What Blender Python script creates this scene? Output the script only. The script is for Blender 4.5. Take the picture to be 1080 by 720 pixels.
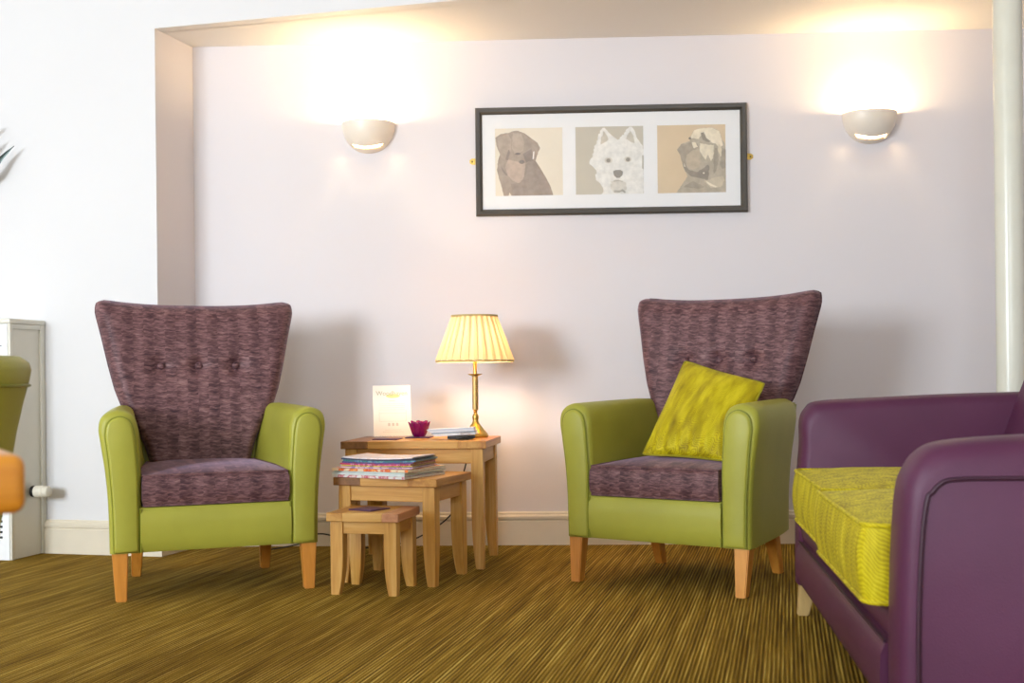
import bpy, bmesh, math, random
from math import sin, cos, pi, radians
from mathutils import Vector, Matrix
random.seed(7)
for o in list(bpy.data.objects): bpy.data.objects.remove(o)
C = bpy.context.scene.collection
SC = bpy.context.scene

# ------------------------------------------------------------------ camera
HC = .70; FPX = 1240.; HOR = 398.
cam_d = bpy.data.cameras.new('camera'); cam = bpy.data.objects.new('camera', cam_d); C.objects.link(cam)
cam.location = (0, 0, HC)
cam.rotation_mode = 'QUATERNION'
cam.rotation_quaternion = (Matrix.Rotation(radians(90), 4, 'X') @ Matrix.Rotation(-.011, 4, 'Z')).to_quaternion()
cam_d.sensor_width = 36; cam_d.lens = 36*FPX/1080
cam_d.shift_y = (HOR-360)/1080.
cam_d.clip_start = .05
cam_d.dof.use_dof = True; cam_d.dof.focus_distance = 4.1; cam_d.dof.aperture_fstop = 6.0
SC.camera = cam
# ------------------------------------------------------------------ world, exposure
SC.view_settings.view_transform = 'Standard'; SC.view_settings.look = 'None'
SC.view_settings.gamma = 1; SC.view_settings.use_curve_mapping = False
SC.view_settings.exposure = 0.40
w = bpy.data.worlds.new('world'); SC.world = w; w.use_nodes = True
w.node_tree.nodes['Background'].inputs[0].default_value = (.75, .87, 1, 1)
w.node_tree.nodes['Background'].inputs[1].default_value = 1.0

# ------------------------------------------------------------------ room frame (walls and carpet run 14.2 degrees off the view)
A14 = radians(14.2)
C0 = Vector((-1.418, 4.715, 0)); AV = Vector((cos(A14), -sin(A14), 0)); NV = Vector((sin(A14), cos(A14), 0))
def RF(a, n, z=0): return C0 + AV*a + NV*n + Vector((0, 0, z))
ROOMROT = -A14

def area(name, loc, aim, sx, sy, power, col):
    d = bpy.data.lights.new(name, 'AREA'); d.shape = 'RECTANGLE'; d.size = sx; d.size_y = sy
    d.energy = power; d.color = col
    o = bpy.data.objects.new(name, d); C.objects.link(o); o.location = loc
    o.rotation_mode = 'QUATERNION'
    o.rotation_quaternion = (Vector(aim)-Vector(loc)).to_track_quat('-Z', 'Y')
    return o
WINS = [(-.95, 1.75), (2.55, 1.5)]     # window centres (a) and widths in the wall behind the camera
NB = -6.4
DAY = (.80, .90, 1.0)
for i, (a, wd) in enumerate(WINS):
    p = RF(a, NB-.14, 1.5)
    area('daylight', p, p+NV*3+Vector((0, 0, -.45)), wd, 1.35, [265, 60][i], DAY)

# ------------------------------------------------------------------ material helpers
MATS = {}
def s2l(c):
    f = lambda v: v/12.92 if v <= .04045 else ((v+.055)/1.055)**2.4
    return tuple(f(x/255.) for x in c)+(1,)
class NT:
    def __init__(s, name):
        s.m = bpy.data.materials.new(name); s.m.use_nodes = True; s.t = s.m.node_tree
        s.b = s.t.nodes['Principled BSDF']; s.out = s.t.nodes['Material Output']
    def n(s, typ, **k):
        x = s.t.nodes.new(typ)
        for a, v in k.items():
            if a.startswith('i_'): 
                key = a[2:]; key = int(key) if key.isdigit() else key.replace('_', ' ')
                x.inputs[key].default_value = v
            else: setattr(x, a, v)
        return x
    def l(s, a, b): s.t.links.new(a, b)
    def coord(s, scale=(1, 1, 1), rot=(0, 0, 0), kind='Object'):
        tc = s.n('ShaderNodeTexCoord'); mp = s.n('ShaderNodeMapping')
        mp.inputs['Scale'].default_value = scale; mp.inputs['Rotation'].default_value = rot
        s.l(tc.outputs[kind], mp.inputs[0]); return mp.outputs[0]
    def noise(s, vec, scale, detail=3, rough=.5, dist=0):
        x = s.n('ShaderNodeTexNoise'); x.inputs['Scale'].default_value = scale; x.inputs['Detail'].default_value = detail
        x.inputs['Roughness'].default_value = rough; x.inputs['Distortion'].default_value = dist
        s.l(vec, x.inputs['Vector']); return x.outputs['Fac']
    def ramp(s, fac, stops):
        x = s.n('ShaderNodeValToRGB'); e = x.color_ramp.elements
        while len(e) < len(stops): e.new(.5)
        for q, (p, c) in zip(e, stops): q.position = p; q.color = c
        s.l(fac, x.inputs[0]); return x.outputs[0]
    def math(s, op, a, b=None, c=None):
        x = s.n('ShaderNodeMath', operation=op)
        for i, v in enumerate((a, b, c)):
            if v is None: continue
            if isinstance(v, (int, float)): x.inputs[i].default_value = v
            else: s.l(v, x.inputs[i])
        return x.outputs[0]
    def mix(s, fac, a, b, mode='MIX'):
        x = s.n('ShaderNodeMix', data_type='RGBA', blend_type=mode)
        for i, v in ((0, fac), (6, a), (7, b)):
            if isinstance(v, (int, float, tuple)): x.inputs[i].default_value = v
            else: s.l(v, x.inputs[i])
        return x.outputs[2]
    def bump(s, h, strength=.3, dist=.01):
        x = s.n('ShaderNodeBump'); x.inputs['Strength'].default_value = strength; x.inputs['Distance'].default_value = dist
        s.l(h, x.inputs['Height']); s.l(x.outputs[0], s.b.inputs['Normal'])
    def set(s, col=None, rough=None, **k):
        if col is not None:
            if isinstance(col, tuple): s.b.inputs['Base Color'].default_value = col
            else: s.l(col, s.b.inputs['Base Color'])
        if rough is not None: s.b.inputs['Roughness'].default_value = rough
        for a, v in k.items(): s.b.inputs[a.replace('_', ' ')].default_value = v
        return s.m
def plain(name, rgb, rough=.6, var=.05, nscale=12, **k):
    t = NT(name); c = s2l(rgb)
    v = t.coord(); f = t.noise(v, nscale, 3)
    d = tuple(x*(1-var) for x in c[:3])+(1,); u = tuple(min(1, x*(1+var)) for x in c[:3])+(1,)
    return t.set(t.ramp(f, [(.3, d), (.7, u)]), rough, **k)
def wall_paint(name, rgb):
    t = NT(name); c = s2l(rgb); v = t.coord(); f = t.noise(v, 1.5, 2)
    d = tuple(x*.985 for x in c[:3])+(1,)
    t.bump(t.noise(v, 420, 2), .08, .001)
    return t.set(t.ramp(f, [(.3, d), (.7, c)]), .75, Specular_IOR_Level=.25)
M_wall = wall_paint('lilac_wall_paint', (227, 220, 220))
M_white = wall_paint('white_wall_paint', (226, 223, 222))
M_ceil = wall_paint('white_ceiling_paint', (235, 233, 228))
M_trim = plain('cream_gloss_paint', (226, 214, 192), .35, .02)
M_column = plain('cream_column_paint', (226, 222, 205), .25, .02)
M_radw = plain('cream_white_panel', (222, 217, 203), .4, .02)
M_dark = plain('dark_gap', (25, 25, 24), .8)
M_black = plain('black_rubber', (14, 12, 12), .5)

def carpet():
    t = NT('striped_carpet')
    v = t.coord((1, 1, 1), (0, 0, radians(13.2)), 'Object')   # floor object is unrotated: x' runs across the stripes
    sep = t.n('ShaderNodeSeparateXYZ'); t.l(v, sep.inputs[0])
    def stretched(sx, sy, sc, d=2, r=.5):
        mp = t.n('ShaderNodeMapping'); mp.inputs['Scale'].default_value = (sx, sy, 1); t.l(v, mp.inputs[0])
        return t.noise(mp.outputs[0], sc, d, r)
    rib = t.math('SINE', t.math('MULTIPLY', sep.outputs[0], 2*pi/.0105))
    rib01 = t.math('MULTIPLY_ADD', rib, .5, .5)
    strip = stretched(150, 2.2, 1, 3, .65)         # per-rib colour, long dashes
    broad = stretched(30, 1.3, 1, 2)
    fine = stretched(520, 300, 1, 1)
    f = t.math('ADD', t.math('MULTIPLY', strip, .72), t.math('MULTIPLY', broad, .30))
    f = t.math('ADD', f, t.math('MULTIPLY', t.math('SUBTRACT', fine, .5), .34))
    f = t.math('ADD', f, t.math('MULTIPLY', t.math('SUBTRACT', rib01, .5), .20))
    col = t.ramp(f, [(.34, s2l((86, 62, 18))), (.48, s2l((126, 96, 28))), (.60, s2l((162, 128, 44))), (.74, s2l((208, 178, 90)))])
    t.bump(t.math('ADD', rib01, t.math('MULTIPLY', fine, .8)), .6, .004)
    return t.set(col, .95, Specular_IOR_Level=.1, Sheen_Weight=.0)
M_carpet = carpet()

def plush():
    t = NT('purple_plush'); v = t.coord((1, 1, 1))
    sep = t.n('ShaderNodeSeparateXYZ'); t.l(v, sep.inputs[0])
    # columns of small horizontal dashes, each column offset and zigzagging
    colw = t.math('MULTIPLY', sep.outputs[0], 2*pi/.075)
    tri = t.math('PINGPONG', t.math('MULTIPLY', sep.outputs[0], 1/.0375), .5)
    zz = t.math('ADD', sep.outputs[2], t.math('MULTIPLY', tri, .007))
    cid = t.math('FLOOR', t.math('MULTIPLY', t.math('ADD', sep.outputs[0], t.math('MULTIPLY', t.noise(v, 60, 1), .012)), 1/.0375))
    zz = t.math('ADD', zz, t.math('MULTIPLY', cid, .137))
    cmb = t.n('ShaderNodeCombineXYZ'); t.l(sep.outputs[0], cmb.inputs[0]); t.l(t.math('MULTIPLY', sep.outputs[1], .5), cmb.inputs[1]); t.l(zz, cmb.inputs[2])
    mp = t.n('ShaderNodeMapping'); mp.inputs['Scale'].default_value = (22, 22, 125); t.l(cmb.outputs[0], mp.inputs[0])
    a = t.noise(mp.outputs[0], 1, 4, .65)
    mp2 = t.n('ShaderNodeMapping'); mp2.inputs['Scale'].default_value = (60, 60, 420); t.l(v, mp2.inputs[0])
    b = t.noise(mp2.outputs[0], 1, 2, .6)
    mp3 = t.n('ShaderNodeMapping'); mp3.inputs['Scale'].default_value = (9, 9, 2); t.l(v, mp3.inputs[0])
    c = t.noise(mp3.outputs[0], 1, 2)
    cw = t.math('MULTIPLY', t.math('SINE', colw), .03)
    f = t.math('ADD', t.math('ADD', t.math('MULTIPLY', a, .66), t.math('MULTIPLY', b, .30)), t.math('ADD', t.math('MULTIPLY', c, .10), cw))
    col = t.ramp(f, [(.38, s2l((56, 32, 38))), (.50, s2l((92, 60, 62))), (.60, s2l((124, 88, 88))), (.72, s2l((152, 116, 114)))])
    t.bump(a, .15, .003)
    return t.set(col, .55, Sheen_Weight=.35, Sheen_Roughness=.35, Sheen_Tint=s2l((225, 195, 225)), Specular_IOR_Level=.3)
M_plush = plush()
def chenille(name='yellow_chenille', sc=1.):
    t = NT(name); v = t.coord((1, 1, 1))
    sep = t.n('ShaderNodeSeparateXYZ'); t.l(v, sep.inputs[0])
    hor = t.math('ADD', sep.outputs[0], t.math('MULTIPLY', sep.outputs[1], .8))
    wav = t.math('MULTIPLY', t.math('SINE', t.math('MULTIPLY', hor, 2*pi/.06*sc)), .0045)
    nz = t.noise(v, 18, 2)
    zz = t.math('ADD', t.math('ADD', sep.outputs[2], t.math('MULTIPLY', sep.outputs[1], .7)), t.math('ADD', wav, t.math('MULTIPLY', nz, .035)))
    rib = t.math('MULTIPLY_ADD', t.math('SINE', t.math('MULTIPLY', zz, 2*pi/.0085*sc)), .5, .5)
    mp = t.n('ShaderNodeMapping'); mp.inputs['Scale'].default_value = (28, 28, 7); t.l(v, mp.inputs[0])
    blotch = t.noise(mp.outputs[0], 1, 3, .6)
    f = t.math('ADD', t.math('MULTIPLY', rib, .16), t.math('MULTIPLY', blotch, .84))
    col = t.ramp(f, [(.24, s2l((124, 104, 4))), (.42, s2l((170, 150, 8))), (.58, s2l((200, 182, 16))), (.76, s2l((222, 206, 48)))])
    t.bump(f, .5, .004)
    return t.set(col, .6, Sheen_Weight=.12, Sheen_Roughness=.4, Sheen_Tint=s2l((240, 235, 140)), Specular_IOR_Level=.25)
M_yel = chenille()
M_yel2 = chenille('yellow_cushion_weave', 1.5)
def vinyl(name, rgb, rough=.42):
    t = NT(name); c = s2l(rgb); v = t.coord()
    vo = t.n('ShaderNodeTexVoronoi'); vo.inputs['Scale'].default_value = 420; t.l(v, vo.inputs['Vector'])
    f = t.noise(v, 5, 3)
    d = tuple(x*.92 for x in c[:3])+(1,); u = tuple(min(1, x*1.06) for x in c[:3])+(1,)
    t.bump(t.math('ADD', vo.outputs[0], t.math('MULTIPLY', t.noise(v, 14, 2), 2.0)), .12, .002)
    return t.set(t.ramp(f, [(.3, d), (.7, u)]), rough, Specular_IOR_Level=.35)
M_green = vinyl('green_vinyl', (165, 161, 60))
M_greenpipe = vinyl('green_piping', (130, 132, 34))
M_purple = vinyl('purple_vinyl', (84, 38, 66), .46)
M_purpipe = vinyl('purple_piping', (60, 30, 46), .4)
def wood(name, c1, c2, c3, axis=2, rough=.4, scale=1.):
    t = NT(name); sc = [38*scale]*3; sc[axis] = 2.2*scale
    v = t.coord(tuple(sc)); oi = t.n('ShaderNodeObjectInfo')
    ad = t.n('ShaderNodeVectorMath', operation='ADD'); t.l(v, ad.inputs[0])
    mu = t.n('ShaderNodeVectorMath', operation='SCALE'); mu.inputs[0].default_value = (13, 7, 5); t.l(oi.outputs['Random'], mu.inputs['Scale'])
    t.l(mu.outputs[0], ad.inputs[1])
    a = t.noise(ad.outputs[0], .55, 4, .6, 1.2); b = t.noise(ad.outputs[0], 3.5, 3, .6)
    f = t.math('ADD', t.math('MULTIPLY', a, .75), t.math('MULTIPLY', b, .25))
    col = t.ramp(f, [(.32, s2l(c1)), (.5, s2l(c2)), (.68, s2l(c3))])
    t.bump(b, .08, .001)
    return t.set(col, rough)
M_beech = wood('orange_beech', (190, 118, 40), (208, 136, 50), (218, 150, 64), 2, .35)
M_palewood = wood('pale_beech', (186, 152, 96), (200, 168, 110), (212, 182, 124), 2, .4)
OAKC = ((182, 122, 44), (208, 154, 72), (224, 176, 100))
M_oakx = wood('light_oak_long', *OAKC, 0, .4)
M_oaky = wood('light_oak_cross', (166, 104, 36), (192, 134, 56), (208, 156, 76), 1, .4)
M_oakz = wood('light_oak_leg', *OAKC, 2, .42)
M_oakd = wood('dark_oak_end', (108, 66, 26), (136, 88, 40), (158, 108, 54), 1, .42)
M_oakp = wood('pinkish_oak_end', (188, 124, 84), (204, 142, 100), (216, 160, 116), 1, .42)
M_orange = wood('orange_table_wood', (206, 128, 30), (218, 142, 42), (226, 154, 56), 0, .3)

# ------------------------------------------------------------------ object helpers
def link(name, me, mat=None, parent=None, smooth=None):
    o = bpy.data.objects.new(name, me); C.objects.link(o)
    if mat is not None:
        for m in (mat if isinstance(mat, (list, tuple)) else [mat]): me.materials.append(m)
    if parent is not None: o.parent = parent
    if smooth is not None:
        for p in me.polygons: p.use_smooth = True
        if smooth < 180: me.set_sharp_from_angle(angle=radians(smooth))
    return o
def obj(name, bm, mat, parent=None, smooth=40, recalc=True):
    if recalc: bmesh.ops.recalc_face_normals(bm, faces=bm.faces)
    me = bpy.data.meshes.new(name); bm.to_mesh(me); bm.free()
    return link(name, me, mat, parent, smooth)
def tag(o, label, cat, group=None):
    o['label'] = label; o['category'] = cat
    if group: o['group'] = group
    return o
def thing(name, label, cat, loc=(0, 0, 0), rz=0, group=None):
    o = bpy.data.objects.new(name, None); C.objects.link(o); o.empty_display_size = .1
    o.location = loc; o.rotation_euler = (0, 0, rz); return tag(o, label, cat, group)
def struct(o): o['kind'] = 'structure'; return o
def box(bm, x0, x1, y0, y1, z0, z1, r=0, seg=2, mi=0):
    vs = [bm.verts.new((x, y, z)) for z in (z0, z1) for y in (y0, y1) for x in (x0, x1)]
    fs = [bm.faces.new([vs[i] for i in q]) for q in ((0, 2, 3, 1), (4, 5, 7, 6), (0, 1, 5, 4), (2, 6, 7, 3), (0, 4, 6, 2), (1, 3, 7, 5))]
    for f in fs: f.material_index = mi
    if r > 0:
        es = list({e for f in fs for e in f.edges})
        bmesh.ops.bevel(bm, geom=es, offset=r, segments=seg, profile=.5, affect='EDGES', clamp_overlap=True)
    return vs
def loft(bm, rings, cap=True, closed=True, mi=0):
    R = [[bm.verts.new(p) for p in r] for r in rings]
    n = len(R[0])
    for a, b in zip(R, R[1:]):
        for i in range(n if closed else n-1):
            j = (i+1) % n
            f = bm.faces.new((a[i], a[j], b[j], b[i])); f.material_index = mi
    if cap:
        for r in (R[0], R[-1]):
            try: f = bm.faces.new(r); f.material_index = mi
            except ValueError: pass
    return R
def catmull(pts, n=6, closed=False):
    P = [Vector(p) for p in pts]; out = []; m = len(P)
    for i in range(m if closed else m-1):
        if closed: a, b, c, d = P[(i-1) % m], P[i], P[(i+1) % m], P[(i+2) % m]
        else: a, b, c, d = P[max(i-1, 0)], P[i], P[i+1], P[min(i+2, m-1)]
        for k in range(n):
            t = k/n
            out.append(.5*((2*b)+(c-a)*t+(2*a-5*b+4*c-d)*t*t+(3*b-a-3*c+d)*t**3))
    if not closed: out.append(P[-1])
    return out
def tube(bm, pts, r, seg=6, closed=False):
    P = [Vector(p) for p in pts]; rings = []; n = len(P); up = None
    for i, p in enumerate(P):
        if closed: t = (P[(i+1) % n]-P[i-1])
        else: t = (P[min(i+1, n-1)]-P[max(i-1, 0)])
        t.normalize()
        if up is None:
            up = Vector((0, 0, 1)) if abs(t.z) < .9 else Vector((1, 0, 0))
        u = (up - t*up.dot(t)).normalized(); v = t.cross(u); up = u
        rr = r(i/(n-1)) if callable(r) else r
        rings.append([p+(u*cos(2*pi*k/seg)+v*sin(2*pi*k/seg))*rr for k in range(seg)])
    if closed: rings.append(rings[0])
    loft(bm, rings, cap=not closed)
    if closed: bmesh.ops.remove_doubles(bm, verts=bm.verts, dist=1e-6)
def lathe(bm, prof, seg=32, cx=0, cy=0, cap=False):
    rings = [[(cx+r*cos(2*pi*k/seg), cy+r*sin(2*pi*k/seg), z) for k in range(seg)] for r, z in prof]
    loft(bm, rings, cap=cap)
def subsurf(o, lv=2):
    m = o.modifiers.new('sub', 'SUBSURF'); m.levels = lv; m.render_levels = lv
def taper_leg(x0, y0, w0, d0, z0, x1, y1, w1, d1, z1=0, r=.003):
    """square tapered leg, from centre (x0,y0) size (w0,d0) at z0 down to (x1,y1) size (w1,d1) at z1"""
    bm = bmesh.new()
    rg = lambda x, y, w, d, z: [(x-w/2, y-d/2, z), (x+w/2, y-d/2, z), (x+w/2, y+d/2, z), (x-w/2, y+d/2, z)]
    loft(bm, [rg(x1, y1, w1, d1, z1), rg(x0, y0, w0, d0, z0)])
    bmesh.ops.bevel(bm, geom=list(bm.edges), offset=r, segments=2, affect='EDGES')
    return bm

# ------------------------------------------------------------------ the room
bm = bmesh.new()
pts = [RF(-2.6, .35), RF(-2.6, NB-.2), RF(4.3, NB-.2), RF(4.3, 1.9), RF(-2.6, 1.9)]
vs = [bm.verts.new((p.x, p.y, 0)) for p in (RF(-2.6, 1.9), RF(-2.6, NB-.2), RF(4.3, NB-.2), RF(4.3, 1.9))]
lo = [bm.verts.new((v.co.x, v.co.y, -.08)) for v in vs]
bm.faces.new(vs); bm.faces.new(lo[::-1])
for i in range(4): bm.faces.new((vs[i], lo[i], lo[(i+1) % 4], vs[(i+1) % 4]))
struct(obj('floor', bm, M_carpet, smooth=None))

def rbox(name, a0, a1, n0, n1, z0, z1, mat, parent=None):
    """a box in the room frame; the object itself is rotated so its local x runs along the wall"""
    bm = bmesh.new(); box(bm, a0, a1, n0, n1, z0, z1)
    o = obj(name, bm, mat, parent, smooth=None)
    if parent is None: o.location = C0; o.rotation_euler = (0, 0, ROOMROT)
    return o
ZN = 2.115; ZC = 2.62
# front wall: solid left of the niche, header over it
bm = bmesh.new(); box(bm, -2.5, 0, 0, .45, 0, ZC); box(bm, 0, 4.3, 0, .06, ZN, ZC)
o = struct(obj('wall_front', bm, M_white, smooth=None)); o.location = C0; o.rotation_euler = (0, 0, ROOMROT)
# niche: side wall (thin leaf), back wall, soffit
def NBK(x, off=0): return 4.93-.042*x+off
B0 = Vector((-1.340, NBK(-1.340), 0)); 
def prism(name, poly, z0, z1, mat):
    bm = bmesh.new(); loft(bm, [[(p[0], p[1], z0) for p in poly], [(p[0], p[1], z1) for p in poly]])
    return obj(name, bm, mat, smooth=None)
pe = RF(.0, .0); 
struct(prism('wall_niche_side', [(pe.x, pe.y+.001), (pe.x-.03, pe.y+.01), (B0.x-.08, B0.y+.2), (B0.x, B0.y+.2), (B0.x, B0.y)], 0, ZN, M_wall))
struct(prism('wall_back', [(-1.36, NBK(-1.36)), (2.95, NBK(2.95)), (2.95, NBK(2.95)+.12), (-1.36, NBK(-1.36)+.12)], 0, ZN+.05, M_wall))
q0 = RF(.002, .39); q1 = RF(4.2, .39)
cn0, cn1 = RF(.0, .06), RF(4.2, .06)
struct(prism('ceiling_niche', [(cn0.x-.02, cn0.y), (cn1.x, cn1.y), (2.95, NBK(2.95)+.01), (B0.x-.03, B0.y+.01)], ZN, ZN+.04, M_white))
struct(rbox('wall_left', -2.6, -2.5, NB-.1, .45, 0, ZC, M_white))
struct(rbox('wall_right', 4.2, 4.3, NB-.1, 1.6, 0, ZC, M_wall))
struct(rbox('ceiling', -2.6, 4.3, NB-.1, .4, ZC, ZC+.08, M_ceil))
bm = bmesh.new(); Z0, Z1 = .8, 2.2; xs = -2.5
for a, wd in WINS:
    box(bm, xs, a-wd/2, NB-.1, NB, 0, ZC); box(bm, a-wd/2, a+wd/2, NB-.1, NB, 0, Z0); box(bm, a-wd/2, a+wd/2, NB-.1, NB, Z1, ZC); xs = a+wd/2
box(bm, xs, 4.2, NB-.1, NB, 0, ZC)
o = struct(obj('wall_behind', bm, M_wall, smooth=None)); o.location = C0; o.rotation_euler = (0, 0, ROOMROT)
for i, (a, wd) in enumerate(WINS):
    bm = bmesh.new()
    for (x0, x1, z0, z1) in ((a-wd/2, a-wd/2+.05, Z0, Z1), (a+wd/2-.05, a+wd/2, Z0, Z1), (a-wd/2, a+wd/2, Z0, Z0+.05), (a-wd/2, a+wd/2, Z1-.05, Z1), (a-.025, a+.025, Z0, Z1)):
        box(bm, x0, x1, NB-.08, NB-.02, z0, z1)
    o = struct(obj('window_%d' % (i+1), bm, M_radw, smooth=None)); o.location = C0; o.rotation_euler = (0, 0, ROOMROT)
# skirting boards
SK = [(0, 0), (.018, 0), (.018, .098), (.0135, .101), (.0135, .105), (.020, .109), (.021, .120), (.017, .125), (.012, .127), (.012, .133), (.007, .138), (0, .138)]
def skirting(name, p0, p1, mat=M_trim, ext0=0, ext1=0):
    p0 = Vector(p0); p1 = Vector(p1); d = (p1-p0).normalized(); nrm = Vector((d.y, -d.x, 0))
    bm = bmesh.new()
    loft(bm, [[p0+nrm*u+d*(-ext0*(u/.02))+Vector((0, 0, z)) for u, z in SK], [p1+nrm*u+d*(ext1*(u/.02))+Vector((0, 0, z)) for u, z in SK]])
    return struct(obj(name, bm, M_trim, smooth=20))
skirting('baseboard_front', RF(-2.5, 0), RF(0, 0), ext1=.02)
skirting('baseboard_side', RF(0, 0), B0, ext0=.02)
skirting('baseboard_back', B0, (2.95, NBK(2.95), 0), ext0=-.02)

# ------------------------------------------------------------------ steel column
pc = Vector((.4246*3.90, 3.90, 0))
bm = bmesh.new(); lathe(bm, [(.046, 0), (.046, ZN+.0)], 40, pc.x, pc.y, cap=True)
tag(obj('round_column', bm, M_column, smooth=40), 'tall round cream painted column behind the purple sofa', 'column')

# ------------------------------------------------------------------ radiator cover and valve
a_r = -.515
rc = thing('radiator_cover', 'cream radiator cover with grille against the white wall', 'radiator cover', C0, ROOMROT)
D = .225; HR = .955
bm = bmesh.new()
box(bm, a_r-1.15, a_r-.012, -D+.012, -.002, .002, HR-.02); box(bm, a_r-1.15, a_r, -D, -.002, HR-.02, HR, .004)
obj('cover_body', bm, M_radw, rc)
bm = bmesh.new()
box(bm, a_r-.014, a_r-.003, -.03, -.002, .002, HR-.02, .002); box(bm, a_r-.014, a_r-.003, -D+.004, -D+.022, .002, HR-.02, .002)
box(bm, a_r-.0135, a_r-.004, -D+.02, -.03, HR-.04, HR-.021, .001)
obj('side_trim', bm, M_radw, rc)
bm = bmesh.new(); box(bm, a_r-1.15, a_r-.014, -D+.002, -D+.012, .002, HR-.022)
obj('front_panel', bm, plain('overlit_front_panel', (240, 240, 240), .35, .01), rc)  # whiter copy of the cream panel: strong light on the front put into colour
bm = bmesh.new(); 
for k in range(6): box(bm, a_r-1.10, a_r-.045, -D-.001, -D+.004, .088+k*.021, .096+k*.021, 0)
obj('grille_slots', bm, M_dark, rc)
bm = bmesh.new(); box(bm, a_r-1.10, a_r-.04, -D-.0015, -D+.003, .845, .848)
obj('front_groove', bm, M_dark, rc)
vt = thing('radiator_valve', 'small white thermostatic valve on the side of the radiator cover', 'valve', RF(a_r-.004, -.095, .262), ROOMROT)
def lathe_x(bm, prof, seg=24):
    loft(bm, [[(x, r*cos(2*pi*k/seg), r*sin(2*pi*k/seg)) for k in range(seg)] for r, x in prof])
bm = bmesh.new(); lathe_x(bm, [(.018, .001), (.023, .004), (.023, .016), (.018, .019)]); obj('collar', bm, M_black, vt)
bm = bmesh.new(); lathe_x(bm, [(.018, .014), (.024, .019), (.025, .05), (.0235, .056), (.0215, .058), (.0225, .062), (.021, .078), (.015, .083), (.001, .084)])
obj('valve_head', bm, plain('white_plastic', (222, 214, 196), .45, .02), vt)

# ------------------------------------------------------------------ steel leaf sculpture on the front wall
M_steel = plain('brushed_steel', (62, 72, 68), .35, .1, Metallic=.6)
ws = thing('wall_sculpture', 'dark metal leaf wall sculpture at the left edge on white wall', 'wall art', RF(-.86, -.02, 1.57), ROOMROT)
bm = bmesh.new(); box(bm, -.04, .04, -.006, .018, -.05, .05, .004); obj('mount_plate', bm, M_steel, ws)
def leaf(pts, wd):
    P = catmull(pts, 6); bm = bmesh.new(); rings = []
    for i, p in enumerate(P):
        t = i/(len(P)-1); q = P[min(i+1, len(P)-1)]-P[max(i-1, 0)]; q.normalize()
        nn = Vector((-q.z, 0, q.x)); hw = wd*(sin(pi*min(t*1.0+.04, .985))**.8)*.5+.0006
        rings.append([p+nn*hw, p+Vector((0, -.006*(hw/wd+.2), 0)), p-nn*hw, p+Vector((0, .002, 0))])
    loft(bm, rings); return bm
for pp, wd in (([(0, -.01, -.01), (.08, -.045, -.035), (.142, -.05, -.012), (.19, -.05, .045), (.248, -.04, .098)], .030),
               ([(0, -.01, .03), (.06, -.04, .05), (.12, -.045, .085), (.175, -.04, .13)], .02),
               ([(0, -.01, .03), (.05, -.04, .1), (.11, -.045, .15), (.17, -.04, .19)], .02),
               ([(0, -.01, 0), (-.08, -.045, .03), (-.16, -.05, .1), (-.22, -.04, .2)], .03),
               ([(0, -.01, 0), (-.1, -.045, -.03), (-.2, -.05, -.08), (-.28, -.04, -.1)], .03)):
    obj('leaf', leaf(pp, wd), M_steel, ws, smooth=50)

# ------------------------------------------------------------------ wall uplighters
WARM = (1.0, .75, .41)
def glow(name, col, st):
    t = NT(name); t.b.inputs['Base Color'].default_value = (1, 1, 1, 1)
    t.b.inputs['Emission Color'].default_value = tuple(col)+(1,); t.b.inputs['Emission Strength'].default_value = st
    return t.m
M_bulb = glow('lit_bulb', (1, .85, .6), 14)
M_slot = glow('lit_frosted_slot', (1, .90, .72), 3.5)
M_ceramic = plain('cream_ceramic', (238, 226, 210), .35, .02)
def uplighter(x, label, power):
    y = NBK(x); z = 1.775
    t = thing('wall_uplighter', label, 'wall light', (x, y, z), -.042, 'wall uplighters')
    R = .112; H = .125; Dp = .10; seg = 32; nr = 28
    def P(phi, th, k=1):   # phi 0..pi around from wall to wall, th 0 (rim) .. pi/2 (bottom)
        th = th-.30*cos(phi)**2*sin(2*th)
        rr = cos(th)**.9 if th < pi/2-1e-6 else 0
        return (R*k*cos(phi)*rr, -Dp*k*sin(phi)*rr-.0005, -H*k*sin(th))
    # outer bowl with a curved slot cut low down
    bm = bmesh.new(); cut = (18, 21)
    for k, flip in ((1, 0), (.955, 1)):
        V = [[bm.verts.new(P(pi*i/seg, (pi/2)*j/nr, k)) for i in range(seg+1)] for j in range(nr+1)]
        for j in range(nr):
            for i in range(seg):
                if cut[0] <= j < cut[1] and 5 <= i < 27: continue
                q = [V[j][i], V[j][i+1], V[j+1][i+1], V[j+1][i]]
                try: bm.faces.new(q if not flip else q[::-1])
                except ValueError: pass
        if k == 1: top = V[0]
        else:
            for i in range(seg): bm.faces.new((top[i], V[0][i], V[0][i+1], top[i+1]))
    bmesh.ops.remove_doubles(bm, verts=bm.verts, dist=1e-5)
    obj('ceramic_bowl', bm, M_ceramic, t, smooth=60, recalc=False)
    bm = bmesh.new(); lathe(bm, [(.001, -.052), (.007, -.049), (.008, -.042), (.007, -.036), (.001, -.033)], 16, 0, -.04)
    obj('bulb', bm, M_bulb, t)
    d = bpy.data.lights.new('uplight_glow', 'POINT'); d.energy = power; d.color = WARM; d.shadow_soft_size = .018
    l = bpy.data.objects.new('uplight_glow', d); C.objects.link(l); l.parent = t; l.location = (0, -.036, -.012)
    d = bpy.data.lights.new('downlight_glow', 'POINT'); d.energy = power*.10; d.color = WARM; d.shadow_soft_size = .006
    l = bpy.data.objects.new('downlight_glow', d); C.objects.link(l); l.parent = t; l.location = (0, -.064, -.055)
uplighter(-.593, 'lit half bowl ceramic wall light above the left armchair side, left of picture', 6.8)
uplighter(1.490, 'lit half bowl ceramic wall light on the wall right of the framed picture', 6.8)

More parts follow.
